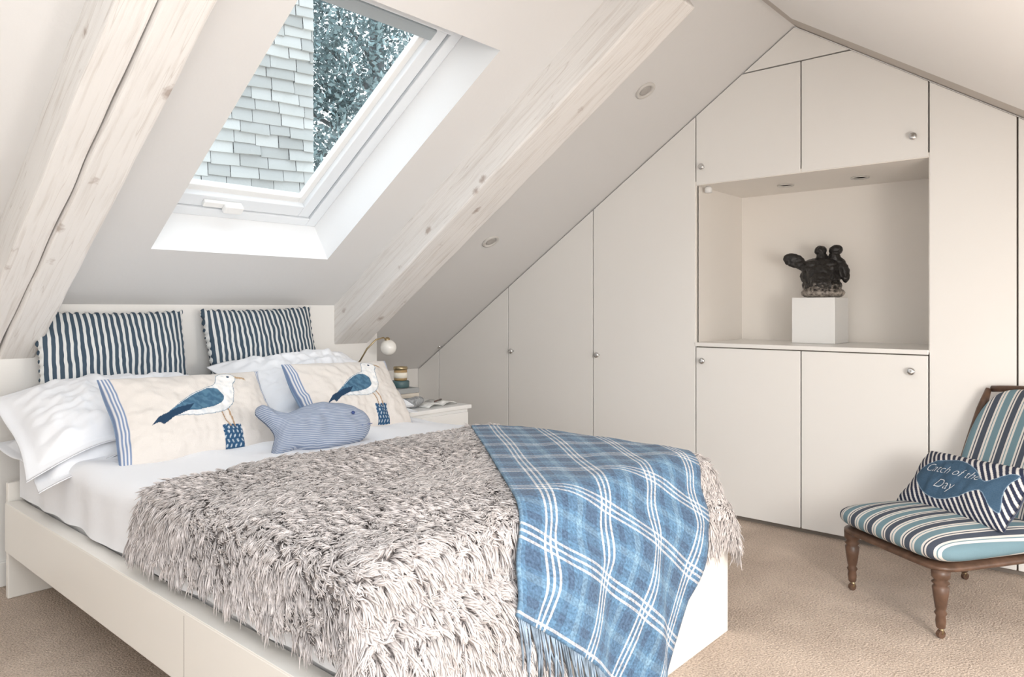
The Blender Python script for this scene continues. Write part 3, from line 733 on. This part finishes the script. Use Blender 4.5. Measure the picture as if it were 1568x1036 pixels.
prof=[(.041*math.sin(math.pi*i/16)+1e-4,.805-.041*math.cos(math.pi*i/16)) for i in range(17)]
lathe('globe',prof,(2.385,2.948,-.002),plain('opal_glass',(.88,.86,.82),.15),LP,n=28)

# ---------------------------------------------------------------- chair
CH=group('nursing_chair',(2.821,.519,0),math.atan2(.82,.572))
tealc=(.17,.27,.315); crc=(.72,.69,.65); navc=(.075,.09,.12)
M_chs=stripemat('chair_stripe',0,.082*S,[(0,tealc),(.25,crc),(.34,tealc),(.38,crc),(.47,navc),(.73,crc),(.80,navc),(.85,crc),(.94,tealc)])
def rbox_soft(name,x0,x1,y0,y1,z0,z1,mat,crown=.03,taper=0,fn=None):
    V=[];F=[]
    n1_,n2_=64,32
    def sp(v,e): return math.copysign(abs(v)**e,v)
    cx,cy,cz=(x0+x1)/2,(y0+y1)/2,(z0+z1)/2; ax,ay,az=(x1-x0)/2,(y1-y0)/2,(z1-z0)/2
    for j in range(n2_+1):
        ph=-math.pi/2+math.pi*j/n2_
        for i in range(n1_):
            th=2*math.pi*i/n1_
            x=ax*sp(math.cos(ph),.45)*sp(math.cos(th),.28); y=ay*sp(math.cos(ph),.45)*sp(math.sin(th),.28); z=az*sp(math.sin(ph),.8)
            if taper: x*=1+taper*(y/ay)
            if z>0: z+=crown*max(0,(1-(x/ax)**2))*max(0,(1-(y/ay)**2))
            p=(cx+x,cy+y,cz+z)
            V.append(fn(p) if fn else p)
    for j in range(n2_):
        for i in range(n1_):
            k=(i+1)%n1_; F.append((j*n1_+i,j*n1_+k,(j+1)*n1_+k,(j+1)*n1_+i))
    o=mesh(name,V,F,mat,CH,local=True,smooth=True)
    md=o.modifiers.new('w','WELD'); md.merge_threshold=.0005
    return o
rbox_soft('seat_pad',-.235,.235,-.235,.275,.222,.308,M_chs,crown=.020,taper=.06)
rbox_soft('seat_rail',-.225,.225,-.22,.265,.196,.238,M_wood,crown=0,taper=.06)
legp=[(.010,.030),(.013,.034),(.015,.054),(.013,.068),(.018,.077),(.013,.086),(.016,.094),(.021,.130),(.024,.156),(.018,.162),(.026,.170),(.018,.178),(.026,.186),(.027,.212)]
for k,(x,y) in enumerate([(.195,.225),(-.195,.225)]):
    lathe('front_leg_%d'%k,legp,(x,y,0),M_wood,CH,local=True,n=20)
    V,F=tubevf([(x-.006,y,.0125),(x+.006,y,.0125)],.0125,16); mesh('caster_wheel_%d'%k,V,F,M_wood,CH,local=True)
    tube('caster_stem_%d'%k,[(x,y,.012),(x,y-.004,.022),(x,y,.034)],.007,M_brass,CH,local=True)
for k,x in enumerate((.185,-.185)):
    tube('back_leg_%d'%k,[(x,-.19,.21),(x,-.215,.12),(x,-.25,.03)],[.022,.018,.013],M_wood,CH,local=True)
    V,F=tubevf([(x-.006,-.252,.0125),(x+.006,-.252,.0125)],.0125,16); mesh('back_wheel_%d'%k,V,F,M_wood,CH,local=True)
    tube('back_stem_%d'%k,[(x,-.251,.012),(x,-.25,.034)],.007,M_brass,CH,local=True)
def backfn(p):
    x,y,z=p; t=(z-.26)/.45
    return (x*(1-.06*(1-t)),y-.20-.16*t-.03*t*t+.9*x*x*.5,z)
rbox_soft('back_pad',-.195,.195,-.028,.030,.26,.712,M_chs,crown=0,fn=backfn)
def stile(x):
    return [backfn((x,-.012,z)) for z in np.linspace(.19,.70,14)]
for k,x in enumerate((.203,-.203)):
    tube('back_stile_%d'%k,stile(x),[.017]*12+[.014,.010],M_wood,CH,local=True)
tube('back_crest',[backfn((x,-.024,.70+.012*(1-(x/.2)**2))) for x in np.linspace(-.2,.2,15)],.012,M_wood,CH,local=True)

fish=cr_dense([(.08,.50),(.15,.66),(.30,.80),(.46,.84),(.62,.74),(.75,.58),(.87,.78),(.95,.80),(.91,.52),(.95,.22),(.87,.24),(.75,.42),(.62,.26),(.46,.14),(.30,.16),(.15,.33)],4)
def catchc(u,v):
    if u<0: return (.10,.12,.18)
    p=(u,v)
    if pip(p,fish):
        if edged(p,fish)<.006: return (.26,.36,.47)
        k=noise.noise(Vector((u*120,v*70,0)))*.02
        return (.06+k,.115+k,.185+k)
    k=((u*.42+v*.24*.8)*100)%2.2
    return (.03,.037,.07) if k<1.3 else (.72,.70,.68)
cm=attrmat('fish_print',.9,.3,260)
W_,H_=.43,.235
o,surf=cushion('fish_motif_cushion',W_,H_,.10,(0,0,0),0,mat=cm,colf=catchc,nx=300,ny=170,seed=12,wr=.004)
chm=Matrix.Translation(CH.location)@Matrix.Rotation(math.atan2(.82,.572),4,'Z')
mw=chm@Matrix.Translation(Vector((-.005,-.055,.395))*S)@Matrix.Rotation(rad_(180),4,'Z')@Matrix.Rotation(rad_(50),4,'X')@Matrix.Rotation(rad_(2),4,'Z')
o.matrix_world=mw; cush=o
for txt,sz,u0,v0 in (('Catch of the',.046,.16,.55),('Day',.050,.34,.30)):
    cu=bpy.data.curves.new('txt','FONT'); cu.body=txt; cu.size=sz; cu.shear=.4; cu.offset=-.0006; cu.resolution_u=4
    to=bpy.data.objects.new('lettering_'+txt.split()[0].lower(),cu); scn.collection.objects.link(to)
    dg=bpy.context.evaluated_depsgraph_get(); me=bpy.data.meshes.new_from_object(to.evaluated_get(dg))
    bm=bmesh.new(); bm.from_mesh(me)
    bmesh.ops.triangulate(bm,faces=bm.faces)
    bmesh.ops.subdivide_edges(bm,edges=[e for e in bm.edges if e.calc_length()>.01],cuts=2)
    for v in bm.verts:
        q=surf(u0+v.co.x/(W_),v0+v.co.y/(H_)); v.co=(q.x*S,q.y*S,q.z*S)
    me2=bpy.data.meshes.new('lettering'); bm.to_mesh(me2); bm.free(); me2.materials.append(plain('thread',(.66,.70,.74),.8))
    nm=to.name; bpy.data.objects.remove(to)
    lo=bpy.data.objects.new(nm,me2); scn.collection.objects.link(lo); lo.parent=cush

# ---------------------------------------------------------------- light
w=bpy.data.worlds.new('World'); scn.world=w; w.use_nodes=True; nt=w.node_tree; bg=nt.nodes['Background']
tc=N(nt,'ShaderNodeTexCoord'); s=N(nt,'ShaderNodeSeparateXYZ'); nt.links.new(tc.outputs['Generated'],s.inputs[0])
r=N(nt,'ShaderNodeValToRGB'); r.color_ramp.elements[0].position=.0; r.color_ramp.elements[0].color=(1,.975,.945,1); r.color_ramp.elements[1].position=.5; r.color_ramp.elements[1].color=(.86,.935,1,1)
nt.links.new(s.outputs['Z'],r.inputs[0]); nt.links.new(r.outputs[0],bg.inputs['Color']); bg.inputs['Strength'].default_value=2.25
ld=bpy.data.lights.new('fill_light_right','POINT'); ld.energy=58; ld.color=(1,.95,.89); ld.shadow_soft_size=.25  # added fill out of view, brightens the right slope and chair
lo=bpy.data.objects.new('fill_light_right',ld); scn.collection.objects.link(lo); lo.location=(1.55,-.55,.95)
la=bpy.data.lights.new('rear_fill_light','AREA'); la.shape='RECTANGLE'; la.size=1.6; la.size_y=1.4; la.energy=54; la.color=(1,.985,.96)  # added fill behind the camera, brightens the wardrobe and right side
lo=bpy.data.objects.new('rear_fill_light',la); scn.collection.objects.link(lo); lo.location=(-.2,-1.5,1.5)
lo.rotation_euler=(Vector((3.6,1.2,1.2))-Vector(lo.location)).to_track_quat('-Z','Y').to_euler()
cam=bpy.data.cameras.new('camera'); co=bpy.data.objects.new('camera',cam); scn.collection.objects.link(co); scn.camera=co
co.location=(0,0,S); co.rotation_euler=(math.pi/2,0,-math.atan2(.7501,.6613))
cam.sensor_width=36; cam.lens=1116/1568*36; cam.shift_y=-45/1568; cam.clip_start=.02
scn.view_settings.view_transform='Standard'; scn.view_settings.look='None'
